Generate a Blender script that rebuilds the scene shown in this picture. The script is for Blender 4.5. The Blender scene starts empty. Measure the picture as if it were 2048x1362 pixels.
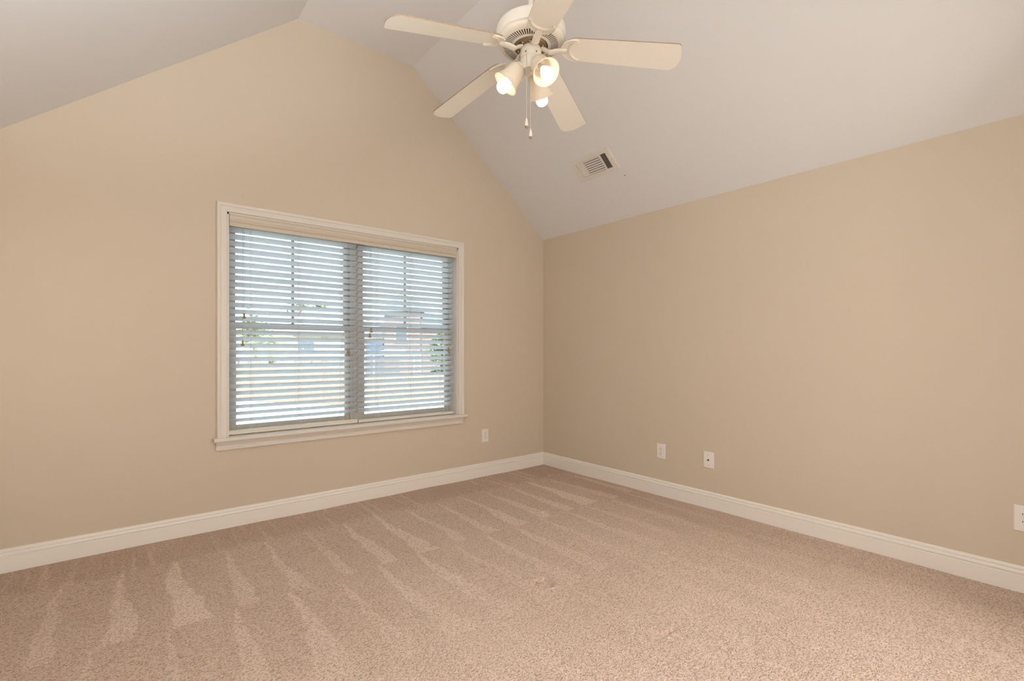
import bpy, math, random
import numpy as np
from mathutils import Vector, Matrix
random.seed(7)
S = bpy.context.scene
COL = S.collection

# ---------------------------------------------------------------- camera
cam_d = bpy.data.cameras.new('camera'); cam = bpy.data.objects.new('camera', cam_d); COL.objects.link(cam)
CAM = Vector((-3.577, -3.858, 1.231))
cam.location = CAM
cam.rotation_euler = (math.radians(90), 0, math.radians(-39.1))
cam_d.sensor_width = 36.0; cam_d.lens = 36.0 * 964.0 / 2048.0
cam_d.shift_y = -(681.0 - 702.0) / 2048.0
cam_d.clip_start = 0.02; cam_d.clip_end = 400
S.camera = cam

# ---------------------------------------------------------------- world, sun, room light, exposure
W = bpy.data.worlds.new('sky'); S.world = W; W.use_nodes = True
nt = W.node_tree; nt.nodes.clear()
wo = nt.nodes.new('ShaderNodeOutputWorld'); bg = nt.nodes.new('ShaderNodeBackground')
tc = nt.nodes.new('ShaderNodeTexCoord'); sp = nt.nodes.new('ShaderNodeSeparateXYZ')
cr = nt.nodes.new('ShaderNodeValToRGB')
cr.color_ramp.elements[0].position = 0.0; cr.color_ramp.elements[0].color = (0.95, 1.0, 1.0, 1)
cr.color_ramp.elements[1].position = 0.6; cr.color_ramp.elements[1].color = (0.55, 0.78, 1.0, 1)
nt.links.new(tc.outputs['Generated'], sp.inputs[0]); nt.links.new(sp.outputs['Z'], cr.inputs[0])
nt.links.new(cr.outputs[0], bg.inputs['Color']); bg.inputs['Strength'].default_value = 2.1
nt.links.new(bg.outputs[0], wo.inputs['Surface'])

def light(name, kind, loc, rot, energy, color, **kw):
    d = bpy.data.lights.new(name, kind); d.energy = energy; d.color = color
    for k, v in kw.items(): setattr(d, k, v)
    o = bpy.data.objects.new(name, d); COL.objects.link(o); o.location = loc; o.rotation_euler = rot
    return o
R = math.radians
light('sun', 'SUN', (0, -10, 30), (R(42), 0, R(-18)), 12.5, (1.0, 0.96, 0.91), angle=R(0.6))
# added fill lamps behind the camera; no opening lets in daylight here
light('rear_fill', 'AREA', (-2.45, -4.22, 1.20), (R(90), 0, 0), 39, (1.0, 0.955, 0.90), shape='RECTANGLE', size=3.0, size_y=1.9)
light('side_fill', 'AREA', (-0.6, -4.0, 1.4), Vector((-1.0, 0.75, 0.05)).to_track_quat('-Z', 'Y').to_euler(), 9, (1.0, 0.94, 0.86), shape='RECTANGLE', size=0.9, size_y=1.8)
light('left_wall_fill', 'AREA', (-3.90, -4.2, 1.25), Vector((-0.06, 1.0, 0.06)).to_track_quat('-Z', 'Y').to_euler(), 2.3, (1.0, 0.92, 0.80), shape='RECTANGLE', size=0.5, size_y=1.9, spread=R(38))
# the photographer's flash, bounced off the ceiling above and behind the camera
light('bounced_flash', 'AREA', (-3.45, -3.95, 1.5), Vector((-0.28, 0.9, 1.35)).to_track_quat('-Z', 'Y').to_euler(), 46, (0.95, 0.97, 1.0), shape='DISK', size=0.6, spread=R(92))
light('upper_fill', 'AREA', (-2.3, -4.2, 2.75), Vector((-0.30, 1.0, 0.0)).to_track_quat('-Z', 'Y').to_euler(), 5, (0.96, 0.97, 1.0), shape='RECTANGLE', size=1.9, size_y=0.9)  # added fill lamp high at the near wall, no real source there

S.view_settings.view_transform = 'Standard'; S.view_settings.look = 'None'
S.view_settings.exposure = 0.07; S.view_settings.gamma = 1.0; S.view_settings.use_curve_mapping = False
S.cycles.max_bounces = 10; S.cycles.diffuse_bounces = 6; S.cycles.transparent_max_bounces = 16
S.cycles.sample_clamp_indirect = 6.0; S.cycles.use_denoising = True

# ---------------------------------------------------------------- helpers
class MB:
    def __init__(self): self.v = []; self.f = []; self.m = []
    def add(self, vs, fs, mi=0, M=None):
        b = len(self.v)
        for p in vs:
            p = Vector(p)
            if M is not None: p = M @ p
            self.v.append(p)
        for f in fs: self.f.append([i + b for i in f]); self.m.append(mi)
        return self
    def box(self, a, b, mi=0, M=None):
        x0, y0, z0 = a; x1, y1, z1 = b
        if x0 > x1: x0, x1 = x1, x0
        if y0 > y1: y0, y1 = y1, y0
        if z0 > z1: z0, z1 = z1, z0
        vs = [(x0,y0,z0),(x1,y0,z0),(x1,y1,z0),(x0,y1,z0),(x0,y0,z1),(x1,y0,z1),(x1,y1,z1),(x0,y1,z1)]
        return self.add(vs, [(0,3,2,1),(4,5,6,7),(0,1,5,4),(1,2,6,5),(2,3,7,6),(3,0,4,7)], mi, M)
    def loft(self, rings, mi=0, M=None, cap=True, closed=True):
        n = len(rings[0]); vs = [p for r in rings for p in r]; fs = []
        for i in range(len(rings) - 1):
            for j in range(n if closed else n - 1):
                k = (j + 1) % n
                fs.append((i*n+j, i*n+k, (i+1)*n+k, (i+1)*n+j))
        if cap:
            fs.append(tuple(reversed(range(n)))); fs.append(tuple((len(rings)-1)*n + j for j in range(n)))
        return self.add(vs, fs, mi, M)
    def lathe(self, prof, seg=32, mi=0, M=None, ripple=None, cap=False):
        rings = []
        for (r, z) in prof:
            ring = []
            for j in range(seg):
                a = 2*math.pi*j/seg
                rr = r + (ripple(r, z, j) if ripple else 0)
                ring.append((rr*math.cos(a), rr*math.sin(a), z))
            rings.append(ring)
        return self.loft(rings, mi, M, cap=cap)
    def tube(self, pts, r, seg=8, mi=0, M=None, sx=1.0):
        pts = [Vector(p) for p in pts]; rings = []
        for i, p in enumerate(pts):
            t = (pts[min(i+1, len(pts)-1)] - pts[max(i-1, 0)]).normalized()
            u = t.cross(Vector((0,0,1)))
            if u.length < 1e-3: u = t.cross(Vector((0,1,0)))
            u.normalize(); w = u.cross(t).normalized()
            rr = r[i] if isinstance(r, (list, tuple)) else r
            rings.append([p + u*rr*sx*math.cos(2*math.pi*j/seg) + w*rr*math.sin(2*math.pi*j/seg) for j in range(seg)])
        return self.loft(rings, mi, M)
    def extr(self, poly, axis, a, b, mi=0, M=None):
        """poly of 2-tuples, extruded along axis from a to b"""
        def P(q, t):
            return {0: (t, q[0], q[1]), 1: (q[0], t, q[1]), 2: (q[0], q[1], t)}[axis]
        return self.loft([[P(q, a) for q in poly], [P(q, b) for q in poly]], mi, M)
    def ball(self, c, r, mi=0, seg=8, rings=5):
        prof = [(max(1e-5, r*math.sin(math.pi*i/rings)), -r*math.cos(math.pi*i/rings)) for i in range(rings+1)]
        return self.lathe(prof, seg, mi, Matrix.Translation(c))
    def build(self, name, mats, parent=None, smooth=False, bevel=0.0, sharp=35, local=False, segs=2):
        org = Vector((0,0,0))
        if parent is not None and not local: org = world_loc(parent)
        me = bpy.data.meshes.new(name)
        me.from_pydata([tuple(p - org) for p in self.v], [], self.f)
        if not isinstance(mats, (list, tuple)): mats = [mats]
        for m in mats: me.materials.append(m)
        me.polygons.foreach_set('material_index', self.m)
        import bmesh
        bm = bmesh.new(); bm.from_mesh(me); bmesh.ops.recalc_face_normals(bm, faces=bm.faces); bm.to_mesh(me); bm.free()
        o = bpy.data.objects.new(name, me); COL.objects.link(o)
        if parent is not None: o.parent = parent
        if bevel > 0:
            mo = o.modifiers.new('bevel', 'BEVEL'); mo.width = bevel; mo.segments = segs; mo.limit_method = 'ANGLE'; mo.angle_limit = R(sharp)
        if smooth:
            me.polygons.foreach_set('use_smooth', [True]*len(me.polygons))
            try: me.set_sharp_from_angle(angle=R(sharp))
            except Exception: pass
        me.update()
        return o

def world_loc(o):
    l = Vector(o.location)
    while o.parent is not None:
        o = o.parent; l = l + Vector(o.location)
    return l
def empty(name, loc=(0,0,0)):
    o = bpy.data.objects.new(name, None); COL.objects.link(o); o.location = loc; o.empty_display_size = 0.1
    return o
def tag(o, label=None, cat=None, group=None, kind=None):
    if label: o['label'] = label
    if cat: o['category'] = cat
    if group: o['group'] = group
    if kind: o['kind'] = kind
    return o
def struct(o): o['kind'] = 'structure'; return o

# ---------------------------------------------------------------- materials
def mat(name, color, rough=0.6, spec=0.4, noise=0.0, nscale=5.0, bump=0.0, bscale=200.0, metal=0.0, transl=0.0, emis=None, estr=0.0):
    m = bpy.data.materials.new(name); m.use_nodes = True
    t = m.node_tree; b = t.nodes['Principled BSDF']; L = t.links
    b.inputs['Base Color'].default_value = (*color, 1); b.inputs['Roughness'].default_value = rough
    b.inputs['Specular IOR Level'].default_value = spec; b.inputs['Metallic'].default_value = metal
    co = t.nodes.new('ShaderNodeTexCoord')
    if noise > 0:
        n = t.nodes.new('ShaderNodeTexNoise'); n.inputs['Scale'].default_value = nscale; n.inputs['Detail'].default_value = 3
        L.new(co.outputs['Object'], n.inputs['Vector'])
        mx = t.nodes.new('ShaderNodeMix'); mx.data_type = 'RGBA'
        mx.inputs[6].default_value = (*[c*(1-noise) for c in color], 1); mx.inputs[7].default_value = (*[min(1, c*(1+noise)) for c in color], 1)
        L.new(n.outputs['Fac'], mx.inputs[0]); L.new(mx.outputs[2], b.inputs['Base Color'])
    if bump > 0:
        n2 = t.nodes.new('ShaderNodeTexNoise'); n2.inputs['Scale'].default_value = bscale; n2.inputs['Detail'].default_value = 4
        L.new(co.outputs['Object'], n2.inputs['Vector'])
        bp = t.nodes.new('ShaderNodeBump'); bp.inputs['Strength'].default_value = bump; bp.inputs['Distance'].default_value = 0.002
        L.new(n2.outputs['Fac'], bp.inputs['Height']); L.new(bp.outputs[0], b.inputs['Normal'])
    if transl > 0:
        tr = t.nodes.new('ShaderNodeBsdfTranslucent'); tr.inputs['Color'].default_value = (*color, 1)
        ms = t.nodes.new('ShaderNodeMixShader'); ms.inputs[0].default_value = transl
        out = t.nodes['Material Output']
        L.new(b.outputs[0], ms.inputs[1]); L.new(tr.outputs[0], ms.inputs[2]); L.new(ms.outputs[0], out.inputs['Surface'])
    if emis:
        b.inputs['Emission Color'].default_value = (*emis, 1); b.inputs['Emission Strength'].default_value = estr
    return m

M_wall = mat('beige_wall_paint', (0.62, 0.54, 0.435), 0.75, 0.25, 0.02, 1.2, 0.10, 260)
M_ceil = mat('flat_ceiling_paint', (0.73, 0.73, 0.735), 0.9, 0.15, 0.015, 1.0, 0.08, 220)
M_trim = mat('white_trim_paint', (0.72, 0.68, 0.62), 0.35, 0.5, 0.01, 3)
M_base = mat('baseboard_paint', (0.86, 0.83, 0.78), 0.3, 0.5, 0.01, 3)
M_vinyl = mat('window_vinyl', (0.42, 0.41, 0.37), 0.4, 0.4, 0.01, 3)
M_slat = mat('blind_slat', (0.86, 0.90, 0.94), 0.35, 0.5, 0.01, 4, transl=0.7)
M_rail = mat('blind_rail', (0.74, 0.70, 0.61), 0.4, 0.5, 0.01, 4)
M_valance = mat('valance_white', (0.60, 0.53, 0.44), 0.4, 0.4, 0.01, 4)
M_cord = mat('blind_cord', (0.70, 0.69, 0.66), 0.8, 0.2, 0.05, 60)
M_tassel = mat('oak_tassel', (0.33, 0.22, 0.08), 0.4, 0.5, 0.25, 90)
M_plate = mat('plastic_plate', (0.82, 0.79, 0.75), 0.35, 0.5, 0.01, 6)
M_dark = mat('dark_void', (0.02, 0.015, 0.012), 0.8, 0.2, 0.1, 20)
M_brown = mat('brown_slot', (0.045, 0.02, 0.015), 0.7, 0.2, 0.1, 20)
M_screw = mat('painted_screw', (0.5, 0.47, 0.42), 0.4, 0.6, 0.05, 50)
M_fan = mat('fan_white_enamel', (0.74, 0.69, 0.60), 0.3, 0.5, 0.015, 8)
M_blade = mat('fan_blade_laminate', (0.80, 0.76, 0.69), 0.45, 0.4, 0.015, 5)
M_edge = mat('blade_edge', (0.30, 0.22, 0.14), 0.6, 0.3, 0.1, 30)
M_brass = mat('aged_brass', (0.24, 0.17, 0.09), 0.4, 0.6, 0.1, 40, metal=0.6)
M_shade = mat('frosted_shade', (0.86, 0.79, 0.68), 0.35, 0.5, 0.01, 10, transl=0.25)
M_bulb = mat('lit_bulb', (1, 0.95, 0.85), 0.4, 0.4, 0.01, 10, emis=(1.0, 0.89, 0.74), estr=3.2)
M_chain = mat('chain_metal', (0.62, 0.58, 0.50), 0.35, 0.6, 0.05, 80, metal=0.4)
M_vent = mat('vent_enamel', (0.72, 0.69, 0.63), 0.4, 0.45, 0.01, 10)

def glass_mat():
    m = bpy.data.materials.new('window_glass'); m.use_nodes = True; t = m.node_tree; t.nodes.clear(); L = t.links
    out = t.nodes.new('ShaderNodeOutputMaterial'); mx = t.nodes.new('ShaderNodeMixShader')
    tr = t.nodes.new('ShaderNodeBsdfTransparent'); tr.inputs[0].default_value = (0.93, 0.97, 0.97, 1)
    gl = t.nodes.new('ShaderNodeBsdfGlossy'); gl.inputs['Roughness'].default_value = 0.02
    fr = t.nodes.new('ShaderNodeFresnel'); fr.inputs[0].default_value = 1.45
    L.new(fr.outputs[0], mx.inputs[0]); L.new(tr.outputs[0], mx.inputs[1]); L.new(gl.outputs[0], mx.inputs[2]); L.new(mx.outputs[0], out.inputs['Surface'])
    return m
M_glass = glass_mat()

def carpet_mat():
    m = bpy.data.materials.new('cut_pile_carpet'); m.use_nodes = True; t = m.node_tree; L = t.links
    b = t.nodes['Principled BSDF']; b.inputs['Roughness'].default_value = 0.95; b.inputs['Specular IOR Level'].default_value = 0.05
    b.inputs['Sheen Weight'].default_value = 0.15; b.inputs['Sheen Roughness'].default_value = 0.5
    N = t.nodes.new
    def V(x):
        n = N('ShaderNodeValue'); n.outputs[0].default_value = x; return n.outputs[0]
    def mt(op, a, bb=None, c=None, clamp=False):
        n = N('ShaderNodeMath'); n.operation = op; n.use_clamp = clamp
        for i, x in enumerate((a, bb, c)):
            if x is None: continue
            if isinstance(x, (int, float)): n.inputs[i].default_value = x
            else: L.new(x, n.inputs[i])
        return n.outputs[0]
    def noise(sc, det=3, rough=0.55, vec=None, dist=0.0):
        n = N('ShaderNodeTexNoise'); n.inputs['Scale'].default_value = sc; n.inputs['Detail'].default_value = det
        n.inputs['Roughness'].default_value = rough; n.inputs['Distortion'].default_value = dist
        L.new(vec if vec is not None else co.outputs['Object'], n.inputs['Vector']); return n.outputs['Fac']
    def ss(x, a, bb):
        n = N('ShaderNodeMapRange'); n.interpolation_type = 'SMOOTHSTEP'
        for i, q in ((0, x), (1, a), (2, bb)):
            if isinstance(q, (int, float)): n.inputs[i].default_value = q
            else: L.new(q, n.inputs[i])
        return n.outputs[0]
    co = N('ShaderNodeTexCoord'); sp = N('ShaderNodeSeparateXYZ'); L.new(co.outputs['Object'], sp.inputs[0])
    X, Y = sp.outputs['X'], sp.outputs['Y']
    wob = mt('MULTIPLY', mt('SUBTRACT', noise(1.7, 3), 0.5), 0.15)
    fine = mt('MULTIPLY', mt('SUBTRACT', noise(11, 4), 0.5), 0.06)
    y = mt('ADD', mt('MULTIPLY', Y, -1.0), wob)                   # distance from the window wall
    x = mt('ADD', mt('ADD', X, wob), fine)
    row = mt('FLOOR', mt('DIVIDE', mt('SUBTRACT', y, 0.40), 0.84))
    tt = mt('FRACT', mt('DIVIDE', mt('SUBTRACT', y, 0.40), 0.84))   # 0 at the tip of each vacuum stroke, 1 at its end
    xs = mt('DIVIDE', mt('ADD', x, mt('MULTIPLY', row, 0.075)), 0.247)
    cell = mt('FLOOR', xs)
    wn = N('ShaderNodeTexWhiteNoise'); wn.noise_dimensions = '2D'
    cb = N('ShaderNodeCombineXYZ'); L.new(cell, cb.inputs[0]); L.new(row, cb.inputs[1]); L.new(cb.outputs[0], wn.inputs['Vector'])
    rnd = wn.outputs['Value']
    fx = mt('ABSOLUTE', mt('SUBTRACT', mt('FRACT', xs), 0.5))       # 0 centre .. 0.5 edge
    half = mt('MULTIPLY', mt('ADD', mt('MULTIPLY', tt, 0.22), 0.025), mt('ADD', mt('MULTIPLY', rnd, 0.7), 0.6))
    wedge = ss(mt('SUBTRACT', half, fx), -0.025, 0.025)
    amp = mt('ADD', mt('MULTIPLY', rnd, 0.5), 0.5)
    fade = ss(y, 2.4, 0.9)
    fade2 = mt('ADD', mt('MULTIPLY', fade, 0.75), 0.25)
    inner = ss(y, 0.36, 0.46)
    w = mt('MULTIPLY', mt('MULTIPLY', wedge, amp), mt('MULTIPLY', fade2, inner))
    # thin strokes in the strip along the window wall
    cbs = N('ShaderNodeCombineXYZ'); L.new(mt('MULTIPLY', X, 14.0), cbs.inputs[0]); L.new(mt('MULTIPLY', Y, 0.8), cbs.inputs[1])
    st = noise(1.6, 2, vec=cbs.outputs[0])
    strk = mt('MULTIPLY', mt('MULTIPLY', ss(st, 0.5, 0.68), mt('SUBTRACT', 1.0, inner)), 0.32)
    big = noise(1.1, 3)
    edge_r = ss(mt('ADD', mt('ADD', X, wob), 0.42), 0.0, 0.08)        # unbrushed strip along the right wall, its shading painted in too
    edge_f = mt('SUBTRACT', 1.0, inner)  # window wall strip: unbrushed pile plus painted shading
    nap_shade = mt('ADD', mt('MULTIPLY', w, 0.50), strk)
    nap_shade = mt('ADD', nap_shade, mt('MULTIPLY', big, 0.55))
    nap_shade = mt('ADD', nap_shade, mt('MULTIPLY', ss(y, 0.6, 3.0), 0.22))  # brighter lit front of the floor painted into the pile colour
    nap_shade = mt('SUBTRACT', nap_shade, mt('MULTIPLY', edge_r, 0.22))
    nap_shade = mt('SUBTRACT', nap_shade, mt('MULTIPLY', edge_f, 0.22))
    nap_shade = mt('ADD', nap_shade, 0.05, clamp=True)
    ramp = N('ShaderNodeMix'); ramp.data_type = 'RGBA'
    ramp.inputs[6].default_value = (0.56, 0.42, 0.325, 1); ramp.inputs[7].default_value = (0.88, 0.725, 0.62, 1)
    L.new(nap_shade, ramp.inputs[0])
    # tufts; the shade in the crevices between them is painted dark
    vo = N('ShaderNodeTexVoronoi'); vo.inputs['Scale'].default_value = 165; vo.inputs['Randomness'].default_value = 1.0
    wv = N('ShaderNodeVectorMath'); wv.operation = 'ADD'
    nv = N('ShaderNodeTexNoise'); nv.inputs['Scale'].default_value = 60; L.new(co.outputs['Object'], nv.inputs['Vector'])
    sc = N('ShaderNodeVectorMath'); sc.operation = 'SCALE'; sc.inputs['Scale'].default_value = 0.012; L.new(nv.outputs['Color'], sc.inputs[0])
    L.new(co.outputs['Object'], wv.inputs[0]); L.new(sc.outputs[0], wv.inputs[1]); L.new(wv.outputs[0], vo.inputs['Vector'])
    tuft = mt('SUBTRACT', 1.0, mt('MULTIPLY', vo.outputs['Distance'], 1.2), clamp=True)
    cst = N('ShaderNodeVectorMath'); cst.operation = 'MULTIPLY'; cst.inputs[1].default_value = (0.62, 1.25, 1.0); L.new(wv.outputs[0], cst.inputs[0])
    n3 = noise(120, 3, 0.62, vec=cst.outputs[0])
    crevice_shade = N('ShaderNodeMix'); crevice_shade.data_type = 'RGBA'; crevice_shade.blend_type = 'MULTIPLY'; crevice_shade.inputs[0].default_value = 0.80
    yr = N('ShaderNodeValToRGB'); yr.color_ramp.elements[0].position = 0.36; yr.color_ramp.elements[0].color = (0.60, 0.51, 0.44, 1)
    yr.color_ramp.elements[1].position = 0.50; yr.color_ramp.elements[1].color = (1.16, 1.16, 1.16, 1)
    L.new(mt('ADD', mt('MULTIPLY', n3, 0.75), mt('MULTIPLY', tuft, 0.25)), yr.inputs[0])
    L.new(ramp.outputs[2], crevice_shade.inputs[6]); L.new(yr.outputs[0], crevice_shade.inputs[7]); L.new(crevice_shade.outputs[2], b.inputs['Base Color'])
    bp = N('ShaderNodeBump'); bp.inputs['Strength'].default_value = 1.0; bp.inputs['Distance'].default_value = 0.007
    L.new(mt('ADD', mt('MULTIPLY', n3, 1.0), mt('MULTIPLY', tuft, 0.6)), bp.inputs['Height']); L.new(bp.outputs[0], b.inputs['Normal'])
    return m
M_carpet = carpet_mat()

# ---------------------------------------------------------------- room shell (window wall is y = 0, right wall is x = 0)
XL, XR, YB = -4.116, 0.0, -4.28
HW, HC = 2.44, 3.75
RX0, RX1 = -2.53, -1.57
WX0, WX1, WZ0, WZ1 = -3.0, -1.1, 0.632, 2.20
T = 0.16

# carpeted floor with caster dents
def floor():
    nx, ny = 761, 791
    xs = np.linspace(XL - 0.02, XR + 0.02, nx); ys = np.linspace(YB - 0.02, 0.02, ny)
    gx, gy = np.meshgrid(xs, ys, indexing='ij'); gz = np.zeros_like(gx)
    rs = np.random.RandomState(3)
    for k in range(10):
        a = rs.uniform(0, 6.28); fr = rs.uniform(3, 11); ph = rs.uniform(0, 6.28)
        gz += 0.0006*np.sin(fr*(gx*np.cos(a) + gy*np.sin(a)) + ph)
    for (cx, cy, r, d) in ((-1.84, -1.985, 0.045, 0.012), (-1.06, -1.20, 0.042, 0.009), (-1.83, -0.44, 0.045, 0.009), (-0.28, -0.445, 0.042, 0.009)):
        q = np.hypot(gx-cx, gy-cy)
        gz += -d*0.9*np.exp(-((q-r)/0.011)**2) + d*0.7*np.exp(-((q-r-0.022)/0.012)**2) + d*0.15*np.exp(-(q/0.02)**2)
    for (cx, cy, wx, wy) in ((-0.36, -2.215, 0.085, 0.010), (-0.38, -2.83, 0.085, 0.010), (-0.33, -2.74, 0.012, 0.08), (-2.23, -0.335, 0.05, 0.012), (-2.2, -2.12, 0.05, 0.012), (-1.70, -2.65, 0.06, 0.012)):
        gz += -0.009*np.exp(-((gx-cx)/wx)**4 - ((gy-cy)/wy)**2) + 0.004*np.exp(-((gx-cx)/wx)**4 - ((gy-cy+0.022)/wy)**2)
    v = np.stack([gx, gy, gz], -1).reshape(-1, 3)
    i = np.arange(nx-1)[:, None]*ny + np.arange(ny-1)[None, :]
    f = np.stack([i, i+ny, i+ny+1, i+1], -1).reshape(-1, 4)
    me = bpy.data.meshes.new('floor')
    me.vertices.add(len(v)); me.vertices.foreach_set('co', v.ravel())
    me.loops.add(f.size); me.loops.foreach_set('vertex_index', f.ravel().astype(np.int32))
    me.polygons.add(len(f)); me.polygons.foreach_set('loop_start', np.arange(0, f.size, 4, dtype=np.int32))
    me.polygons.foreach_set('loop_total', np.full(len(f), 4, dtype=np.int32))
    me.polygons.foreach_set('use_smooth', np.ones(len(f), dtype=bool))
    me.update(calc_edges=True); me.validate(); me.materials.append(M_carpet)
    o = bpy.data.objects.new('floor', me); COL.objects.link(o); struct(o)
    return o
floor()

w = MB()
w.box((XL-T, 0, -0.3), (XR+T, T, 0.6035))
w.box((XL-T, 0, 0.6035), (WX0, T, WZ0)); w.box((WX1, 0, 0.6035), (XR+T, T, WZ0)); w.box((WX0, 0.1205, 0.6035), (WX1, T, 0.631))
w.box((XL-T, 0, WZ0), (WX0, T, HW)); w.box((WX1, 0, WZ0), (XR+T, T, HW))
w.box((WX0, 0, WZ1), (WX1, T, HW))
w.extr([(XL-T, HW), (XR+T, HW), (XR, HW), (RX1, HC), (RX0, HC), (XL, HW)], 1, 0, T)
w.v = w.v[:-12]; w.f = w.f[:-8]; w.m = w.m[:-8]
w.extr([(XL, HW), (XR, HW), (RX1, HC), (RX0, HC)], 1, 0, T)
struct(w.build('wall_far', M_wall))
struct(MB().box((XR, YB-T, -0.3), (XR+T, 0, HW)).build('wall_right', M_wall))
struct(MB().box((XL-T, YB-T, -0.3), (XL, 0, HW)).build('wall_left', M_wall))
w = MB(); w.box((XL, YB-T, -0.3), (XR, YB, HW)); w.extr([(XL, HW), (XR, HW), (RX1, HC), (RX0, HC)], 1, YB-T, YB)
struct(w.build('wall_near', M_wall))
# ceiling: slope, flat tray, slope
w = MB()
w.extr([(XL-T, HW), (XL, HW), (RX0, HC), (RX1, HC), (XR, HW), (XR+T, HW), (XR+T, HW+.15), (RX1+.05, HC+.15), (RX0-.05, HC+.15), (XL-T, HW+.15)], 1, YB-T, T)
struct(w.build('ceiling', M_ceil))

# baseboards (moulded)
BP = [(0, 0), (0.014, 0), (0.014, 0.088), (0.0095, 0.0905), (0.0095, 0.094), (0.016, 0.097), (0.017, 0.104), (0.0145, 0.112), (0.0085, 0.1145), (0.0085, 0.118), (0.0135, 0.1215), (0.0115, 0.131), (0.004, 0.136), (0, 0.136)]
struct(MB().extr([(-a, b-0.004) for a, b in BP], 0, XL, XR).build('baseboard_far', M_base, bevel=0.0008, sharp=25))
struct(MB().extr([(-a, b-0.004) for a, b in BP], 1, YB, 0.0).build('baseboard_right', M_base, bevel=0.0008, sharp=25))
struct(MB().extr([(XL+a, b-0.004) for a, b in BP], 1, YB, 0.0).build('baseboard_left', M_base))

# ---------------------------------------------------------------- window: casing, stool, apron, frame, sashes
win = empty('window_1', ((WX0+WX1)/2, 0, WZ0)); struct(win)
def casing():
    # cross-section (u across the face from the inner edge, d depth into the room)
    prof = [(0.0, 0.0), (0.0, 0.010), (0.004, 0.014), (0.018, 0.015), (0.036, 0.014), (0.042, 0.019), (0.050, 0.021), (0.058, 0.020), (0.064, 0.014), (0.066, 0.0)]
    b = MB()
    L_, Rr, Tp, Bt = WX0, WX1, WZ1, WZ0
    rings = []
    for (x, z, sx, sz) in ((L_, Bt, -1, 0), (L_, Tp, -1, 1), (Rr, Tp, 1, 1), (Rr, Bt, 1, 0)):
        rings.append([(x + sx*u, -d, z + sz*u) for u, d in prof])
    b.loft(rings)
    return b
casing().build('casing', M_trim, win, bevel=0.0008, sharp=30)
s = MB(); s.extr([(-0.040, 0.604), (-0.045, 0.610), (-0.045, 0.620), (-0.038, 0.629), (-0.03, 0.632), (0.0, 0.632), (0.0, 0.604)], 0, WX0-0.083, WX1+0.085)
s.box((WX0+.0005, 0.0, 0.604), (WX1-.0005, 0.12, 0.632))
s.build('stool', M_trim, win, bevel=0.001)
MB().extr([(-0.004, 0.604), (-0.026, 0.604), (-0.022, 0.592), (-0.012, 0.575), (-0.011, 0.562), (-0.017, 0.556), (-0.017, 0.546), (-0.004, 0.546), (0, 0.546), (0, 0.604)], 0, WX0-0.068, WX1+0.05).build('apron', M_trim, win, bevel=0.0008, sharp=30)
# jamb liners
j = MB()
j.box((WX0, 0.0, WZ0), (WX0+0.012, T, WZ1)); j.box((WX1-0.012, 0.0, WZ0), (WX1, T, WZ1)); j.box((WX0, 0.0, WZ1-0.012), (WX1, T, WZ1))
j.build('jamb', M_trim, win)
YS = 0.10
UN = ((-3.0+0.012, -2.07), (-2.03, -1.1-0.012))
MB().box((-2.07, 0.095, WZ0), (-2.03, T+.02, WZ1-0.012)).build('mullion', M_vinyl, win, bevel=0.002)
ZB, ZT, ZM = WZ0, WZ1-0.012, 1.41
for (a, b_) in UN:
    fr = MB()
    fr.box((a, 0.098, ZB), (a+0.026, T+.02, ZT)); fr.box((b_-0.026, 0.098, ZB), (b_, T+.02, ZT))
    fr.box((a, 0.098, ZT-0.03), (b_, T+.02, ZT)); fr.box((a, 0.115, ZB), (b_, T+.02, ZB+0.018))
    fr.build('window_frame', M_vinyl, win, bevel=0.0015)
    def sash(name, z0, z1, y0, y1, rt_, rb, st):
        q = MB(); q.box((a+.026, y0, z0), (a+.026+st, y1, z1)); q.box((b_-.026-st, y0, z0), (b_-.026, y1, z1))
        q.box((a+.026+st, y0, z1-rt_), (b_-.026-st, y1, z1)); q.box((a+.026+st, y0, z0), (b_-.026-st, y1, z0+rb))
        o = q.build(name, M_vinyl, win, bevel=0.002)
        yy = (y0+y1)/2
        MB().box((a+.026+st-.004, yy-.002, z0+rb-.004), (b_-.026-st+.004, yy+.002, z1-rt_+.004)).build('pane', M_glass, o)
        return o, yy
    up, yy = sash('upper_sash', ZM-0.012, ZT-0.03, 0.142, 0.170, 0.03, 0.034, 0.036)
    mm = MB(); xc = (a+b_)/2
    mm.box((xc-.010, yy-.008, ZM+.02), (xc+.010, yy+.008, ZT-.06)); mm.box((a+.06, yy-.008, 1.752), (b_-.06, yy+.008, 1.772))
    mm.build('muntin', M_vinyl, up, bevel=0.002)
    lo, yy = sash('lower_sash', ZB+0.018, ZM+0.030, 0.108, 0.136, 0.045, 0.045, 0.036)

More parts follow.
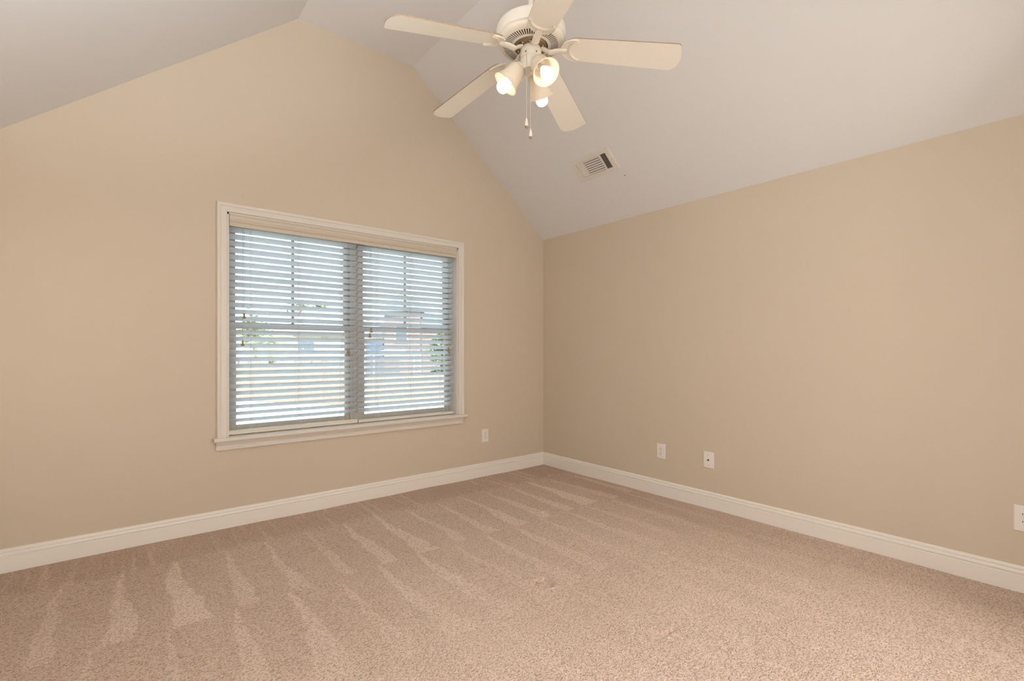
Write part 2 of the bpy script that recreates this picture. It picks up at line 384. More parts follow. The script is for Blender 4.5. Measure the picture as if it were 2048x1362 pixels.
# ---------------------------------------------------------------- blinds
TH = R(36)
def cord_with_tassel(parent, x, y, ztop, zt):
    c = MB(); c.tube([(x, y+0.012, ztop), (x, y, ztop-0.04), (x, y, zt+0.028)], 0.0011, 6)
    o = c.build('pull_cord', M_cord, parent, smooth=True)
    p = [(0.002, 0.030), (0.006, 0.029), (0.007, 0.024), (0.0055, 0.018), (0.006, 0.012), (0.0095, 0.004), (0.0115, -0.002), (0.011, -0.006), (0.008, -0.008), (0.001, -0.008)]
    MB().lathe(p, 16, 0, Matrix.Translation((x, y, zt))).build('tassel', M_tassel, o, smooth=True)
def blind(x0, x1, lads, label, z0, tilt, cords, last_open=False):
    root = empty('window_blind', ((x0+x1)/2, 0.06, 2.188))
    tag(root, label, 'window blind', 'horizontal slat blinds in the double window')
    yc = 0.066
    MB().box((x0, 0.036, 2.125), (x1, 0.092, 2.186)).build('headrail', M_slat, root, bevel=0.003)
    sl = MB(); n = 29; zs = []
    hw = 0.0245
    for i in range(n):
        zc = z0 - i*0.0486
        zs.append(zc)
        t = tilt + R(random.uniform(-0.8, 0.8))
        if last_open and i == n-1: t = R(46); zc += 0.006
        prof = []
        for k in range(7):                                    # slightly crowned slat
            q = -1 + 2*k/6.0; prof.append((q*hw, 0.0022*(1-q*q) + 0.0014))
        for k in range(6, -1, -1):
            q = -1 + 2*k/6.0; prof.append((q*hw, 0.0022*(1-q*q) - 0.0014))
        c, s_ = math.cos(t), math.sin(t)
        e = random.uniform(-.0012, .0012)
        # local q: -1 = room edge (raised), +1 = outer edge
        pts = [(yc + a*c + b*s_, zc - a*s_ + b*c) for a, b in prof]
        sl.extr(pts, 0, x0+0.002+e, x1-0.002+e)
    sl.build('slats', M_slat, root, smooth=True, sharp=50)
    zr = 0.655
    tp = 0.660 if last_open else 0.668
    br = MB(); br.extr([(yc-.027, .640), (yc-.024, .636), (yc+.024, .636), (yc+.027, .640), (yc+.027, tp-.005), (yc+.02, tp), (yc-.02, tp), (yc-.027, tp-.004), (yc-.027, .653), (yc-.0255, .652), (yc-.0255, .650), (yc-.027, .649)], 0, x0, x1)
    br.build('bottom_rail', M_rail, root, bevel=0.001)
    for lx in lads:
        c = MB()
        c.tube([(lx, yc-0.027, 2.13), (lx, yc-0.027, zr)], 0.0009, 5); c.tube([(lx, yc+0.027, 2.13), (lx, yc+0.027, zr)], 0.0009, 5)
        c.tube([(lx+.012, yc-0.0285, 2.13), (lx+.012, yc-0.0285, zr)], 0.0007, 5)
        for z in zs:
            c.tube([(lx, yc-0.027, z+0.026*math.tan(tilt)-.005), (lx, yc+0.027, z-0.026*math.tan(tilt)-.005)], 0.0009, 5)
        c.build('ladder_cord', M_cord, root)
    for (cx, zt) in cords: cord_with_tassel(root, cx, 0.0225, 2.125, zt)
    return root
blind(-2.985, -2.054, (-2.84, -2.51, -2.18), 'white slat blind in the left half of the double window', 2.082+0.0125+.001, TH,
      ((-2.890, 1.47), (-2.899, 1.275), (-2.142, 1.215), (-2.130, 1.200)))
blind(-2.046, -1.122, (-1.88, -1.565, -1.24), 'white slat blind in the right half of the double window', 2.082+0.0125-.004, TH+R(3),
      ((-1.943, 1.393), (-1.955, 1.35), (-1.192, 1.235), (-1.182, 1.215)), True)
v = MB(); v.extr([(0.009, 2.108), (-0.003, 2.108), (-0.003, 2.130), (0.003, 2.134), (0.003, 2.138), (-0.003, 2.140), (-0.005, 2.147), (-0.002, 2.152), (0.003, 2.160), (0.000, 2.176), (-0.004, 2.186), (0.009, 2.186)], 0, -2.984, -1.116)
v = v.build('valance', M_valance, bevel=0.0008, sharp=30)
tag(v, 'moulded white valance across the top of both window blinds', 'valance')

# ---------------------------------------------------------------- outlets and jack plate
def face(name, loc, rz, label, cat, kind, w_, h_):
    root = empty(name, loc); root.rotation_euler = (0, 0, rz); tag(root, label, cat, 'wall plates low on the walls')
    # local: x across, y = into wall (+), plate at y in [-0.006, 0]
    p = MB(); a, b = w_/2, h_/2
    p.loft([[(-a, 0, -b), (a, 0, -b), (a, 0, b), (-a, 0, b)], [(-a, -0.002, -b), (a, -0.002, -b), (a, -0.002, b), (-a, -0.002, b)],
            [(-a+.004, -0.0065, -b+.004), (a-.004, -0.0065, -b+.004), (a-.004, -0.0065, b-.004), (-a+.004, -0.0065, b-.004)]])
    p.build('face_plate', M_plate, root, bevel=0.0008, local=True)
    def screw(z):
        s = MB(); s.lathe([(0.0035, 0), (0.0035, 0.0012), (0.002, 0.0018), (0.0001, 0.0019)], 12, 0, Matrix.Translation((0, -0.0063, z)) @ Matrix.Rotation(R(90), 4, 'X'))
        s.box((-0.0028, -0.0086, z-.0004), (0.0028, -0.0080, z+.0004), 1)
        s.build('screw', [M_screw, M_dark], root, local=True)
    if kind == 'outlet':
        for z in (0.0195, -0.0195):
            q = MB(); pts = []
            for k in range(24):
                t = 2*math.pi*k/24; pts.append((0.0172*math.cos(t), max(-0.0135, min(0.0135, 0.0172*math.sin(t))) + z))
            q.extr(pts, 1, -0.0095, -0.006)
            o = q.build('receptacle', M_plate, root, bevel=0.0006, local=True)
            d = MB(); d.box((-.0078, -.0099, z+.000), (-.0052, -.0094, z+.0095)); d.box((.0052, -.0099, z+.001), (.0076, -.0094, z+.0085))
            d.lathe([(0.0001, 0), (0.0031, 0), (0.0031, .0005), (0.0001, .0005)], 12, 0, Matrix.Translation((0, -.0094, z-.0075)) @ Matrix.Rotation(R(90), 4, 'X'))
            d.build('slots', M_dark, o, local=True)
        screw(0.0)
    else:
        q = MB(); q.lathe([(0.0001, 0), (0.0062, 0), (0.0062, .004), (0.0045, .006), (0.0045, 0.007)], 20, 0, Matrix.Translation((0, -.006, 0)) @ Matrix.Rotation(R(90), 4, 'X'))
        q.lathe([(0.0045, .0068), (0.0001, .0068)], 20, 1, Matrix.Translation((0, -.006, 0)) @ Matrix.Rotation(R(90), 4, 'X'))
        q.build('jack', [M_brown, M_dark], root, local=True)
        screw(0.042); screw(-0.042)
face('electrical_outlet', (-0.785, 0, 0.398), 0, 'white duplex outlet on the window wall right of the window', 'outlet', 'outlet', 0.078, 0.130)
face('electrical_outlet', (0, -1.473, 0.378), R(-90), 'white duplex outlet on the right wall, nearer the room corner', 'outlet', 'outlet', 0.082, 0.126)
face('cable_jack_plate', (0, -1.900, 0.378), R(-90), 'white plate with one small dark centre jack on the right wall', 'wall plate', 'jack', 0.086, 0.128)
face('electrical_outlet', (0, -3.600, 0.375), R(-90), 'white duplex outlet cut off by the right edge of the photo', 'outlet', 'outlet', 0.082, 0.134)

# ---------------------------------------------------------------- ceiling vent on the right slope
def vent():
    th = math.atan2(HC-HW, -RX1)
    c = Vector((-0.4466, -1.1165, 0)); c.z = HW + (-c.x)*(HC-HW)/(-RX1)
    root = empty('ceiling_vent', c)
    # local x = along y axis of room, local y = up the slope, local z = out of the ceiling (into the room)
    ex = Vector((0, 1, 0)); ey = Vector((-math.cos(th), 0, math.sin(th))); ez = Vector((-math.sin(th), 0, -math.cos(th)))
    Mx = Matrix((ex, ey, ez)).transposed().to_4x4()
    root.matrix_world = Matrix.Translation(c) @ Mx if Mx.determinant() > 0 else Matrix.Translation(c) @ Mx
    tag(root, 'white louvred air register on the sloped ceiling', 'ceiling vent')
    return root, Mx
vr, Mx = vent()
# keep the root unrotated: bake the orientation into the part meshes
vloc = Vector(vr.matrix_world.translation); vr.matrix_world = Matrix.Translation(vloc)
vr.location = vloc; vr.rotation_euler = (0, 0, 0)
A, B = 0.2105, 0.103
IA, IB = 0.163, 0.070
f = MB()
def ringbox(o, i, z0, z1, zi):
    outer = [(-o[0], -o[1]), (o[0], -o[1]), (o[0], o[1]), (-o[0], o[1])]; inner = [(-i[0], -i[1]), (i[0], -i[1]), (i[0], i[1]), (-i[0], i[1])]
    r0 = [(x, y, z0) for x, y in outer]; r1 = [(x*.985, y*.97, z1) for x, y in outer]; r2 = [(x, y, z1) for x, y in inner]; r3 = [(x, y, zi) for x, y in inner]
    return [r0, r1, r2, r3]
f.loft(ringbox((A, B), (IA, IB), 0.0, 0.010, 0.001), 0, Mx, cap=False)
for xx in (-0.098, 0.092): f.box((xx-.006, -IB, 0.001), (xx+.006, IB, 0.0098), 0, Mx)
f.build('frame', M_vent, vr, local=True)
MB().box((-IA-.005, -IB-.005, 0.0004), (IA+.005, IB+.005, 0.0010), 0, Mx).build('duct_opening', M_dark, vr, local=True)
def bank(a, b, along, n, tilt, mi=0):
    q = MB()
    for k in range(n):
        if along:      # slats run along x, stacked in y
            c = -IB + (k+.5)*2*IB/n
            L_ = Matrix.Translation((0, c, 0.0055)) @ Matrix.Rotation(tilt, 4, 'X')
            q.box((a, -0.0070, -0.0005), (b, 0.0070, 0.0005), 0, Mx @ L_)
        else:
            c = a + (k+.5)*(b-a)/n
            L_ = Matrix.Translation((c, 0, 0.0055)) @ Matrix.Rotation(tilt, 4, 'Y')
            q.box((-0.0048, -IB+.001, -0.0005), (0.0048, IB-.001, 0.0005), 0, Mx @ L_)
    q.build('louvres', M_vent, vr, local=True)
bank(-0.161, -0.105, False, 5, R(48))
bank(-0.091, 0.085, True, 7, R(-30))
bank(0.099, 0.161, False, 5, R(-26))
q = MB(); q.box((-0.188, 0.012, 0.009), (-0.182, 0.034, 0.015), 0, Mx); q.build('damper_lever', M_vent, vr, local=True)
for xx in (-0.196, 0.196):
    MB().lathe([(0.0035, 0.0095), (0.0035, 0.0108), (0.0001, 0.0112)], 12, 0, Mx @ Matrix.Translation((xx, 0.0, 0))).build('screw', M_screw, vr, local=True)
c = Vector((-0.3083, -1.3308, 0)); c.z = HW + (-c.x)*(HC-HW)/(-RX1)
n_ = MB(); n_.lathe([(0.0001, 0), (0.0042, 0), (0.0042, .0015), (.0001, .0022)], 12, 0, Matrix.Translation(c) @ Mx)  # dark dot on the ceiling, modelled as a small disc
tag(n_.build('black_speck', M_dark), 'tiny black speck on the sloped ceiling beside the vent', 'nail')

# ---------------------------------------------------------------- ceiling fan
FX, FY = -2.05, -2.122
fan = empty('ceiling_fan', (FX, FY, HC))
tag(fan, 'white five-blade ceiling fan with three lit bell-shaped lamps', 'ceiling fan')
F0 = Matrix.Translation((FX, FY, 0))
MB().lathe([(0.0001, 3.75), (0.075, 3.75), (0.075, 3.735), (0.068, 3.70), (0.045, 3.67), (0.022, 3.655), (0.0115, 3.653)], 40, 0, F0).build('canopy', M_fan, fan, smooth=True)
MB().tube([(FX, FY, 3.70), (FX, FY, 2.80)], 0.0115, 24).build('downrod', M_fan, fan, smooth=True)
ZH = 2.688
h = MB()
h.lathe([(0.131, 0.002), (0.140, 0.003), (0.152, 0.007), (0.159, 0.014), (0.160, 0.019), (0.157, 0.023), (0.157, 0.027), (0.164, 0.032), (0.166, 0.038), (0.166, 0.070), (0.163, 0.082), (0.155, 0.092),
         (0.140, 0.098), (0.120, 0.101), (0.060, 0.112), (0.032, 0.122), (0.026, 0.14), (0.012, 0.150)], 72, 0, F0 @ Matrix.Translation((0, 0, ZH)))
h.lathe([(0.082, 0.014), (0.082, -0.001), (0.094, -0.001), (0.095, 0.001)], 72, 0, F0 @ Matrix.Translation((0, 0, ZH)))
NB = 66
for k in range(NB):
    a = 2*math.pi*k/NB
    Mk = F0 @ Matrix.Translation((0, 0, ZH)) @ Matrix.Rotation(a, 4, 'Z')
    wd0, wd1 = 0.0022, 0.0032
    h.add([(0.094, -wd0, 0), (0.132, -wd1, .002), (0.132, wd1, .002), (0.094, wd0, 0), (0.094, -wd0, .0012), (0.132, -wd1, .0032), (0.132, wd1, .0032), (0.094, wd0, .0012)],
          [(0,3,2,1),(4,5,6,7),(0,1,5,4),(1,2,6,5),(2,3,7,6),(3,0,4,7)], 0, Mk)
h.lathe([(0.083, 0.0045), (0.140, 0.0065)], 48, 1, F0 @ Matrix.Translation((0, 0, ZH)))
h.build('motor_housing', [M_fan, M_brown], fan, smooth=True)
# flywheel the blade arms bolt to
fl = MB(); fl.lathe([(0.0001, 2.700), (0.078, 2.700), (0.078, 2.690), (0.072, 2.682), (0.050, 2.680), (0.0001, 2.680)], 48, 0, F0)
for k in range(10):
    a = 2*math.pi*(k+.3)/10
    fl.lathe([(0.004, 2.681), (0.004, 2.677), (0.0001, 2.676)], 8, 1, F0 @ Matrix.Translation((0.062*math.cos(a), 0.062*math.sin(a), 0)))
fl.build('flywheel', [M_brass, M_screw], fan, smooth=True)
# blade geometry in blade coordinates (r outward, s across)
PIT = R(-12)
DZ = lambda r: 2.690 - 0.155*r - HC
def bp_(r, s, dz=0.0): return (r + dz*0.15, s*math.cos(PIT) - dz*math.sin(PIT), DZ(r) + s*math.sin(PIT) + dz)
def arc(cx, cy, rad, a0, a1, n):
    return [(cx + rad*math.cos(R(a0 + (a1-a0)*i/n)), cy + rad*math.sin(R(a0 + (a1-a0)*i/n))) for i in range(n+1)]
outl = [(0.170, -0.030), (0.176, -0.048), (0.192, -0.060), (0.215, -0.065), (0.40, -0.070), (0.660, -0.076)] + arc(0.668, -0.058, 0.018, -85, -12, 5) + [(0.692, -0.03), (0.694, 0.0), (0.6925, 0.02)] + arc(0.636, 0.0235, 0.0525, 8, 88, 8) + [(0.40, 0.070), (0.215, 0.065), (0.192, 0.060), (0.176, 0.048), (0.170, 0.030)]
b = MB(); n = len(outl); t_ = 0.0055
vs = [bp_(r, s, 0) for r, s in outl] + [bp_(r, s, t_) for r, s in outl]
b.add(vs, [tuple(reversed(range(n))), tuple(range(n, 2*n))]); b.add(vs, [(i, (i+1) % n, n+(i+1) % n, n+i) for i in range(n)], 1)
blade_me = b.build('fan_blade', [M_blade, M_edge], None).data
bpy.data.objects.remove(bpy.data.objects['fan_blade'])
def iron_mesh():
    q = MB()
    K = 20
    outer = [(0.214 - 0.070*math.cos(R(-97+194*i/K)), 0.0615*math.sin(R(-97+194*i/K))) for i in range(K+1)]
    inner = [(0.232 - 0.046*math.cos(R(-88+176*i/K))**1.0, 0.0510*math.sin(R(-88+176*i/K))) for i in range(K+1)]
    def strip(o_, i_, z0, z1):
        rings = []
        for k in range(len(o_)):
            o1 = o_[k]; i1 = i_[k]
            rings.append([bp_(*o1, z0), bp_(*o1, z1), bp_(*i1, z1), bp_(*i1, z0)])
        q.loft(rings)
    strip(outer, inner, -0.006, -0.0002)
    # raised ribs along the outer and the inner edge of the crescent
    def off(c, d): return [(r + d*0.8, s*(1-d*9)) for r, s in c]
    strip(outer, [(o[0]*.9+i[0]*.1, o[1]*.9+i[1]*.1) for o, i in zip(outer, inner)], -0.0080, -0.0055)
    strip([(o[0]*.17+i[0]*.83, o[1]*.17+i[1]*.83) for o, i in zip(outer, inner)], inner, -0.0095, -0.0055)
    # curved arm to the flywheel
    pts = [(0.052, 0, 2.676-HC), (0.070, 0, 2.668-HC), (0.088, 0, 2.654-HC), (0.105, 0, 2.650-HC+.006), (0.125, 0, DZ(.125)-.012), (0.150, 0, DZ(.150)-.009), (0.172, 0, DZ(.172)-.006)]
    q.tube(pts, [0.007, 0.0075, 0.008, 0.008, 0.0078, 0.0075, 0.005], 12, sx=2.3)
    return q
iron_me = iron_mesh().build('blade_bracket', M_fan, None, smooth=True, bevel=0).data
bpy.data.objects.remove(bpy.data.objects['blade_bracket'])
for k, ang in enumerate((97.9, 169.9, 241.9, 313.9, 25.9)):
    o = bpy.data.objects.new('fan_blade', blade_me); COL.objects.link(o); o.parent = fan; o.rotation_euler = (0, 0, R(ang))
    o2 = bpy.data.objects.new('blade_bracket', iron_me); COL.objects.link(o2); o2.parent = fan; o2.rotation_euler = (0, 0, R(ang))
# switch housing and light kit
MB().lathe([(0.030, 2.690), (0.044, 2.684), (0.050, 2.674), (0.051, 2.660), (0.051, 2.633), (0.049, 2.631)], 48, 0, F0).build('switch_housing', M_fan, fan, smooth=True)
k_ = MB(); k_.lathe([(0.049, 2.633), (0.0505, 2.629), (0.0505, 2.600), (0.048, 2.580), (0.044, 2.570), (0.030, 2.567), (0.0001, 2.567)], 48, 0, F0)
k_.lathe([(0.006, 2.568), (0.008, 2.562), (0.006, 2.556), (0.0001, 2.554)], 16, 0, F0)
for aa in (-100, 20, 140, 200):
    k_.lathe([(0.0035, 0), (0.0035, .003), (0.0001, .004)], 8, 1, F0 @ Matrix.Rotation(R(aa), 4, 'Z') @ Matrix.Translation((0.0500, 0, 2.640)) @ Matrix.Rotation(R(90), 4, 'Y'))
k_.build('light_kit', [M_fan, M_brass], fan, smooth=True)
for ang in (24, 144, 264):
    tl = R(140)      # axis points outward and down
    Ma = F0 @ Matrix.Rotation(R(ang), 4, 'Z') @ Matrix.Translation((0.034, 0, 2.612)) @ Matrix.Rotation(tl, 4, 'Y')
    # local +z runs along the lamp axis (out and down)
    a_ = MB(); a_.lathe([(0.0001, 0), (0.017, 0), (0.017, 0.014), (0.024, 0.018), (0.0285, 0.026), (0.0285, 0.040), (0.0265, 0.042), (0.0001, 0.042)], 32, 0, Ma)
    arm = a_.build('lamp_holder', M_fan, fan, smooth=True)
    S0 = 0.030
    NS = 96
    rip = lambda r, z, j: (0.0011*max(0.0, (z-S0-0.045)/0.065))*(1 if j % 2 else -1)
    outer = [(0.027, 0), (0.031, 0.003), (0.038, 0.009), (0.0430, 0.019), (0.0450, 0.033), (0.0457, 0.050), (0.0475, 0.068), (0.052, 0.084), (0.059, 0.098), (0.0655, 0.108)]
    inner = [(0.0635, 0.1085), (0.0565, 0.099), (0.0495, 0.085), (0.0450, 0.069), (0.0432, 0.050), (0.0425, 0.034), (0.0400, 0.021), (0.035, 0.012), (0.026, 0.005)]
    sh = MB(); sh.lathe([(r, z+S0) for r, z in outer+inner], NS, 0, Ma, ripple=rip)
    sh.build('lamp_shade', M_shade, arm, smooth=True, sharp=60)
    pb = [(0.0001, 0.036), (0.013, 0.036), (0.013, 0.060), (0.016, 0.072), (0.026, 0.092), (0.0305, 0.105), (0.0325, 0.118), (0.0315, 0.131), (0.0265, 0.142), (0.018, 0.149), (0.009, 0.152), (0.0001, 0.153)]
    MB().lathe([(r, z + (0.036 if i else 0)) for i, (r, z) in enumerate([pb[0], pb[1], (.013, .040), pb[2]])], 24, 0, Ma).build('lamp_socket', M_screw, arm, smooth=True)
    MB().lathe([(r*0.92, z*0.94+0.040) for r, z in pb[2:]], 32, 0, Ma).build('light_bulb', M_bulb, arm, smooth=True)
# pull chains
fwv = Vector((0.63068, 0.77605, 0)); rtv = Vector((0.77605, -0.63068, 0))
for (df, dr, z0, zk) in ((-0.049, -0.022, 2.640, 2.300), (-0.024, -0.002, 2.566, 2.262)):
    p = Vector((FX, FY, 0)) + fwv*df + rtv*dr
    ch = MB(); ch.tube([(p.x, p.y, z0), (p.x, p.y, zk+0.02)], 0.0006, 5)
    if df < -0.04: ch.tube([(p.x+fwv.x*.012, p.y+fwv.y*.012, z0+.006), (p.x, p.y, z0+.004), (p.x, p.y, z0-.004)], 0.0022, 8)
    z = z0
    while z > zk+0.022:
        ch.ball((p.x, p.y, z), 0.00155, 0, 6, 4); z -= 0.0046
    co_ = ch.build('pull_chain', M_chain, fan)
    kn = MB(); kn.lathe([(0.0015, 0.024), (0.0035, 0.020), (0.0062, 0.006), (0.0082, -0.008), (0.0080, -0.014)], 20, 0, Matrix.Translation((p.x, p.y, zk)))
    kn.lathe([(0.0080, -0.014), (0.0072, -0.020), (0.004, -0.024), (0.0001, -0.025)], 20, 1, Matrix.Translation((p.x, p.y, zk)))
    kn.build('pull_knob', [M_fan, M_edge], co_, smooth=True)

# ---------------------------------------------------------------- outside, seen between the slats
G = -1.32
M_lawn = mat('dry_lawn', (0.78, 0.72, 0.56), 0.95, 0.1, 0.35, 3.0)
M_fence = mat('cedar_fence', (0.30, 0.225, 0.195), 0.8, 0.2, 0.22, 6.0)
M_greyf = mat('weathered_fence', (0.20, 0.18, 0.18), 0.8, 0.2, 0.25, 8.0)
M_brick = mat('mauve_brick', (0.27, 0.205, 0.20), 0.85, 0.2, 0.30, 14.0)
M_tan = mat('tan_siding', (0.34, 0.31, 0.27), 0.8, 0.2, 0.05, 4.0)
M_shingle = mat('grey_shingle', (0.22, 0.23, 0.26), 0.85, 0.2, 0.15, 12.0)
M_pale = mat('pale_roofing', (0.38, 0.36, 0.37), 0.8, 0.2, 0.08, 9.0)
M_blue = mat('blue_grey_siding', (0.10, 0.15, 0.24), 0.7, 0.3, 0.12, 8.0)
M_wglass = mat('dark_house_glass', (0.10, 0.13, 0.17), 0.15, 0.6, 0.2, 6.0)
M_canvas = mat('pale_canvas', (0.42, 0.50, 0.54), 0.7, 0.3, 0.04, 4.0)
M_leaf = mat('leaf_green', (0.27, 0.32, 0.18), 0.6, 0.3, 0.4, 5.0, transl=0.2)
M_palm = mat('palm_frond', (0.38, 0.37, 0.25), 0.6, 0.3, 0.4, 6.0, transl=0.2)
M_bark = mat('palm_bark', (0.36, 0.25, 0.14), 0.9, 0.2, 0.3, 10.0)

struct(MB().box((-60, T, G-0.2), (120, 140, G)).build('lawn', M_lawn))
def fence(name, p0, p1, hgt, m, label, cols=True, gap=0.0, bw=0.14):
    p0 = Vector((*p0, G)); p1 = Vector((*p1, G)); d = p1-p0; L_ = d.length; d.normalize(); nrm = Vector((-d.y, d.x, 0))
    root = empty(name, p0); tag(root, label, 'fence')
    Mf = Matrix((d, nrm, Vector((0,0,1)))).transposed().to_4x4()
    q = MB(); k = 0.0
    while k < L_ - bw*.5:
        hh = hgt + random.uniform(-.015, .015)
        x0, x1 = k, min(L_, k+bw-0.006-gap); y0 = random.uniform(0, .01)
        q.add([(x0, y0, 0.02), (x1, y0, 0.02), (x1, y0, hh-.03), (x1-.03, y0, hh), (x0+.03, y0, hh), (x0, y0, hh-.03),
               (x0, y0+.018, 0.02), (x1, y0+.018, 0.02), (x1, y0+.018, hh-.03), (x1-.03, y0+.018, hh), (x0+.03, y0+.018, hh), (x0, y0+.018, hh-.03)],
              [(0,1,2,3,4,5), (11,10,9,8,7,6), (0,6,7,1), (1,7,8,2), (2,8,9,3), (3,9,10,4), (4,10,11,5), (5,11,6,0)], 0, Mf)
        k += bw
    q.build('pickets', m, root, local=True)
    r_ = MB()
    for z in (0.3, hgt*0.5, hgt-0.3): r_.box((0, .03, z), (L_, .07, z+.09), 0, Mf)
    r_.build('rail', m, root, local=True)
    for i in range(int(L_/2.4)+1):
        x = min(L_-.1, i*2.4); MB().box((x, .07, -0.01), (x+.09, .16, hgt-.05), 0, Mf).build('post', m, root, local=True)
fence('wooden_fence', (-0.6, 27.1), (4.80, 18.0), 1.83, M_fence, 'sunlit orange cedar fence in the left half of the window')
fence('wooden_fence', (4.98, 17.80), (13.5, 18.1), 1.43, M_fence, 'low pale cedar fence in the right half of the window')
fence('wooden_fence', (2.5, 33.0), (11.5, 27.0), 2.15, M_greyf, 'grey weathered picket fence behind the cedar fence', gap=0.04)

def part_box(name, a, b, m, parent, M=None):
    return MB().box(a, b, 0, M).build(name, m, parent, local=True)
# house with the pale hipped roof
hs = empty('house', (11.0, 46.0, G)); tag(hs, 'long low house with pale hipped roof beyond the grey fence', 'house')
Mh = Matrix.Rotation(R(-39), 4, 'Z')
part_box('wall', (-6.5, 0, 0), (4.6, 8, 4.35), M_tan, hs, Mh)
q = MB(); q.add([(-7.0, -.6, 4.3), (5.2, -.6, 4.3), (5.2, 8.6, 4.3), (-7.0, 8.6, 4.3), (-3.6, 4, 6.9), (1.8, 4, 6.9)], [(0,1,5,4), (1,2,5), (2,3,4,5), (3,0,4), (3,2,1,0)], 0, Mh)
q.build('roof', M_pale, hs, local=True)
for (x0, x1, z0, z1) in ((-4.6, -3.2, 2.3, 3.7), (-1.2, 0.6, 2.3, 3.7)):
    fr = part_box('window', (x0, -.06, z0), (x1, -.005, z1), M_trim, hs, Mh)
    MB().box((x0+.1, -.09, z0+.1), (x1-.1, -.055, z1-.1), 0, Mh).build('pane', M_wglass, fr, local=True)
part_box('garage_door', (2.0, -.06, 0), (4.2, -.005, 3.3), M_canvas, hs, Mh)
part_box('chimney', (-3.2, 3.2, 5.6), (-2.4, 4.0, 7.4), M_brick, hs, Mh)
# brick house
hb = empty('house', (14.6, 33.2, G)); tag(hb, 'two storey mauve brick house with grey gables in the right half of the window', 'house')
part_box('wall', (-1.4, 0, 0), (1.6, 7, 5.9), M_brick, hb, Mh)
part_box('garage_wall', (-3.4, 1.0, 0), (-1.45, 6, 3.6), M_tan, hb, Mh)
part_box('garage_door', (-3.2, .94, 0), (-1.7, .995, 3.2), M_blue, hb, Mh)
q = MB(); q.extr([(-1.7, 5.85), (1.9, 5.85), (0.1, 7.4)], 1, -.4, 7.4, 0, Mh); q.build('roof', M_shingle, hb, local=True)
q = MB(); q.extr([(-3.7, 3.6), (-1.45, 3.6), (-1.45, 4.9)], 1, .6, 6.4, 0, Mh); q.build('garage_roof', M_shingle, hb, local=True)
q = MB(); q.extr([(1.6, 0), (4.2, 0), (4.2, 4.6), (1.6, 4.6)], 1, .8, 6.5, 0, Mh); q.build('side_wall', M_brick, hb, local=True)
q = MB(); q.extr([(1.6, 4.6), (4.6, 4.6), (1.6, 6.2)], 1, .4, 6.9, 0, Mh); q.build('side_roof', M_shingle, hb, local=True)
fr = part_box('window', (-.5, -.06, 3.2), (.6, -.005, 4.7), M_trim, hb, Mh); MB().box((-.4, -.09, 3.3), (.5, -.055, 4.6), 0, Mh).build('pane', M_wglass, fr, local=True)
# canopy
cn = empty('patio_canopy', (9.6, 24.1, G)); tag(cn, 'pale flat canopy on posts behind the low cedar fence', 'canopy')
q = MB(); q.add([(-1.6, -1, 2.30), (1.6, -1, 2.30), (1.6, 1.2, 2.30), (-1.6, 1.2, 2.30), (-.6, .1, 2.62), (.6, .1, 2.62)], [(0,1,5,4), (1,2,5), (2,3,4,5), (3,0,4), (3,2,1,0)], 0, Mh)
q.build('canopy_top', M_canvas, cn, local=True)
for x in (-1.5, 1.5):
    for y in (-.9, 1.1): part_box('post', (x-.04, y-.04, 0), (x+.04, y+.04, 2.3), M_trim, cn, Mh)
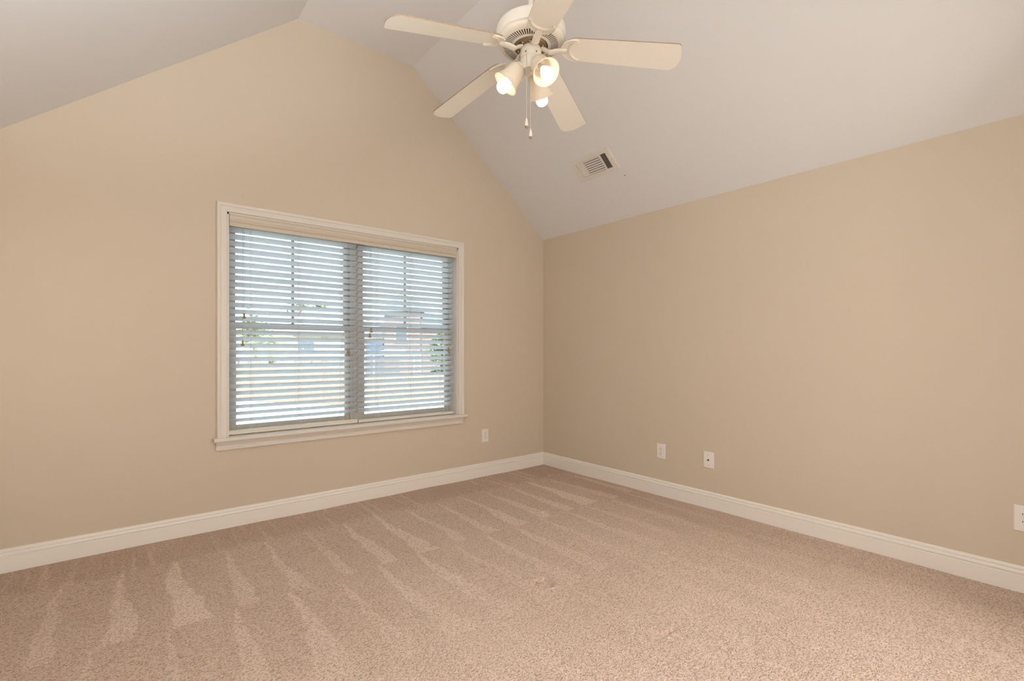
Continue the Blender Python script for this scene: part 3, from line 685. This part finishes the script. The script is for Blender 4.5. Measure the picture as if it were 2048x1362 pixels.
# trees
def leafy(name, loc, hgt, rad, m, label, n=1400, cat='tree', trunk=True, leaf=0.16, group=None, zs=0.0):
    root = empty(name, (loc[0], loc[1], G)); tag(root, label, cat, group)
    rs = random.Random(int(loc[0]*100))
    q = MB(); cz = hgt - rad[2]
    clumps = []
    for i in range(26):
        while True:
            u = Vector((rs.uniform(-1, 1), rs.uniform(-1, 1), rs.uniform(-1, 1)))
            if u.length < 1: break
        clumps.append(Vector((u.x*rad[0]*.75, u.y*rad[1]*.75, cz + u.z*rad[2]*.75)))
    for i in range(n):
        c = rs.choice(clumps); s_ = min(rad)*.38
        p = c + Vector((rs.gauss(0, s_), rs.gauss(0, s_), rs.gauss(0, s_)))*.6
        if p.z < 0.05: p.z = 0.05 + rs.random()*.4
        e = Matrix.Rotation(rs.uniform(0, 6.28), 4, 'Z') @ Matrix.Rotation(rs.uniform(-1.2, 1.2), 4, 'X')
        l = leaf*rs.uniform(.7, 1.3)
        q.add([(-l, 0, 0), (0, -l*.5, .02), (l, 0, 0), (0, l*.5, .02)], [(0,1,2,3)], 0, Matrix.Translation(p) @ e)
    q.build('foliage', m, root, local=True)
    if trunk:
        b_ = MB(); b_.tube([(0, 0, -.02), (.05, 0, hgt*.3), (0, .05, hgt*.62)], [.14*hgt/5, .1*hgt/5, .05*hgt/5], 10)
        for k in range(5):
            a = k*1.3; b_.tube([(0, 0, hgt*.4+k*.05), (rad[0]*.45*math.cos(a), rad[1]*.45*math.sin(a), cz+.1*k)], [.05*hgt/5, .02], 6)
        b_.build('trunk', M_bark, root, smooth=True, local=True)
    return root
leafy('leafy_hedge', (13.9, 25.6), 4.3, (1.7, .9, 2.1), M_leaf, 'tall pale green hedge at the right side of the window view', 3000, 'hedge')
leafy('garden_tree', (5.2, 41.0), 5.6, (1.5, 1.5, 1.5), M_leaf, 'small leafy tree left of the pale-roofed house', 1600)
leafy('garden_tree', (14.6, 57.0), 8.6, (3.2, 2.4, 1.9), M_leaf, 'rounded distant tree above the pale roof ridge', 1600, leaf=.3)
leafy('garden_tree', (22.0, 64.0), 8.3, (3.0, 2.4, 1.9), M_leaf, 'distant tree crown just right of the pale roof ridge', 1600, leaf=.3)
# palm
pm = empty('palm_tree', (2.9, 25.2, G)); tag(pm, 'feathery palm tree behind the cedar fence at the far left', 'palm tree')
b_ = MB(); b_.tube([(0, 0, -.02), (.04, .02, 1.0), (0, .03, 2.0), (-.03, 0, 3.0)], [.2, .17, .15, .13], 14); b_.build('trunk', M_bark, pm, smooth=True, local=True)
rs = random.Random(4)
for i in range(30):
    az = i*2.39996; el = rs.uniform(-.35, 1.15); Lf = rs.uniform(1.3, 1.9)
    q = MB(); pts = []
    for k in range(9):
        t = k/8.0; hr = Lf*t*math.cos(el*(1-t*.6)); z = 3.0 + Lf*math.sin(el)*t - 1.3*t*t*(0.7+.3*math.cos(el))
        pts.append(Vector((hr*math.cos(az), hr*math.sin(az), z)))
    q.tube(pts, [0.018-.0015*k for k in range(9)], 5)
    side = Vector((-math.sin(az), math.cos(az), 0))
    for k in range(1, 9):
        for e in (0, .33, .66):
            p = pts[k-1].lerp(pts[k], e); d = (pts[k]-pts[k-1]).normalized()
            for sg in (-1, 1):
                ll = .42*(1-.5*abs(k/8-.4))
                tip = p + side*sg*ll*.8 + d*ll*.5 - Vector((0, 0, ll*.35))
                q.add([p, p + d*.035, tip], [(0, 1, 2)])
    q.build('frond', M_palm, pm, local=True)
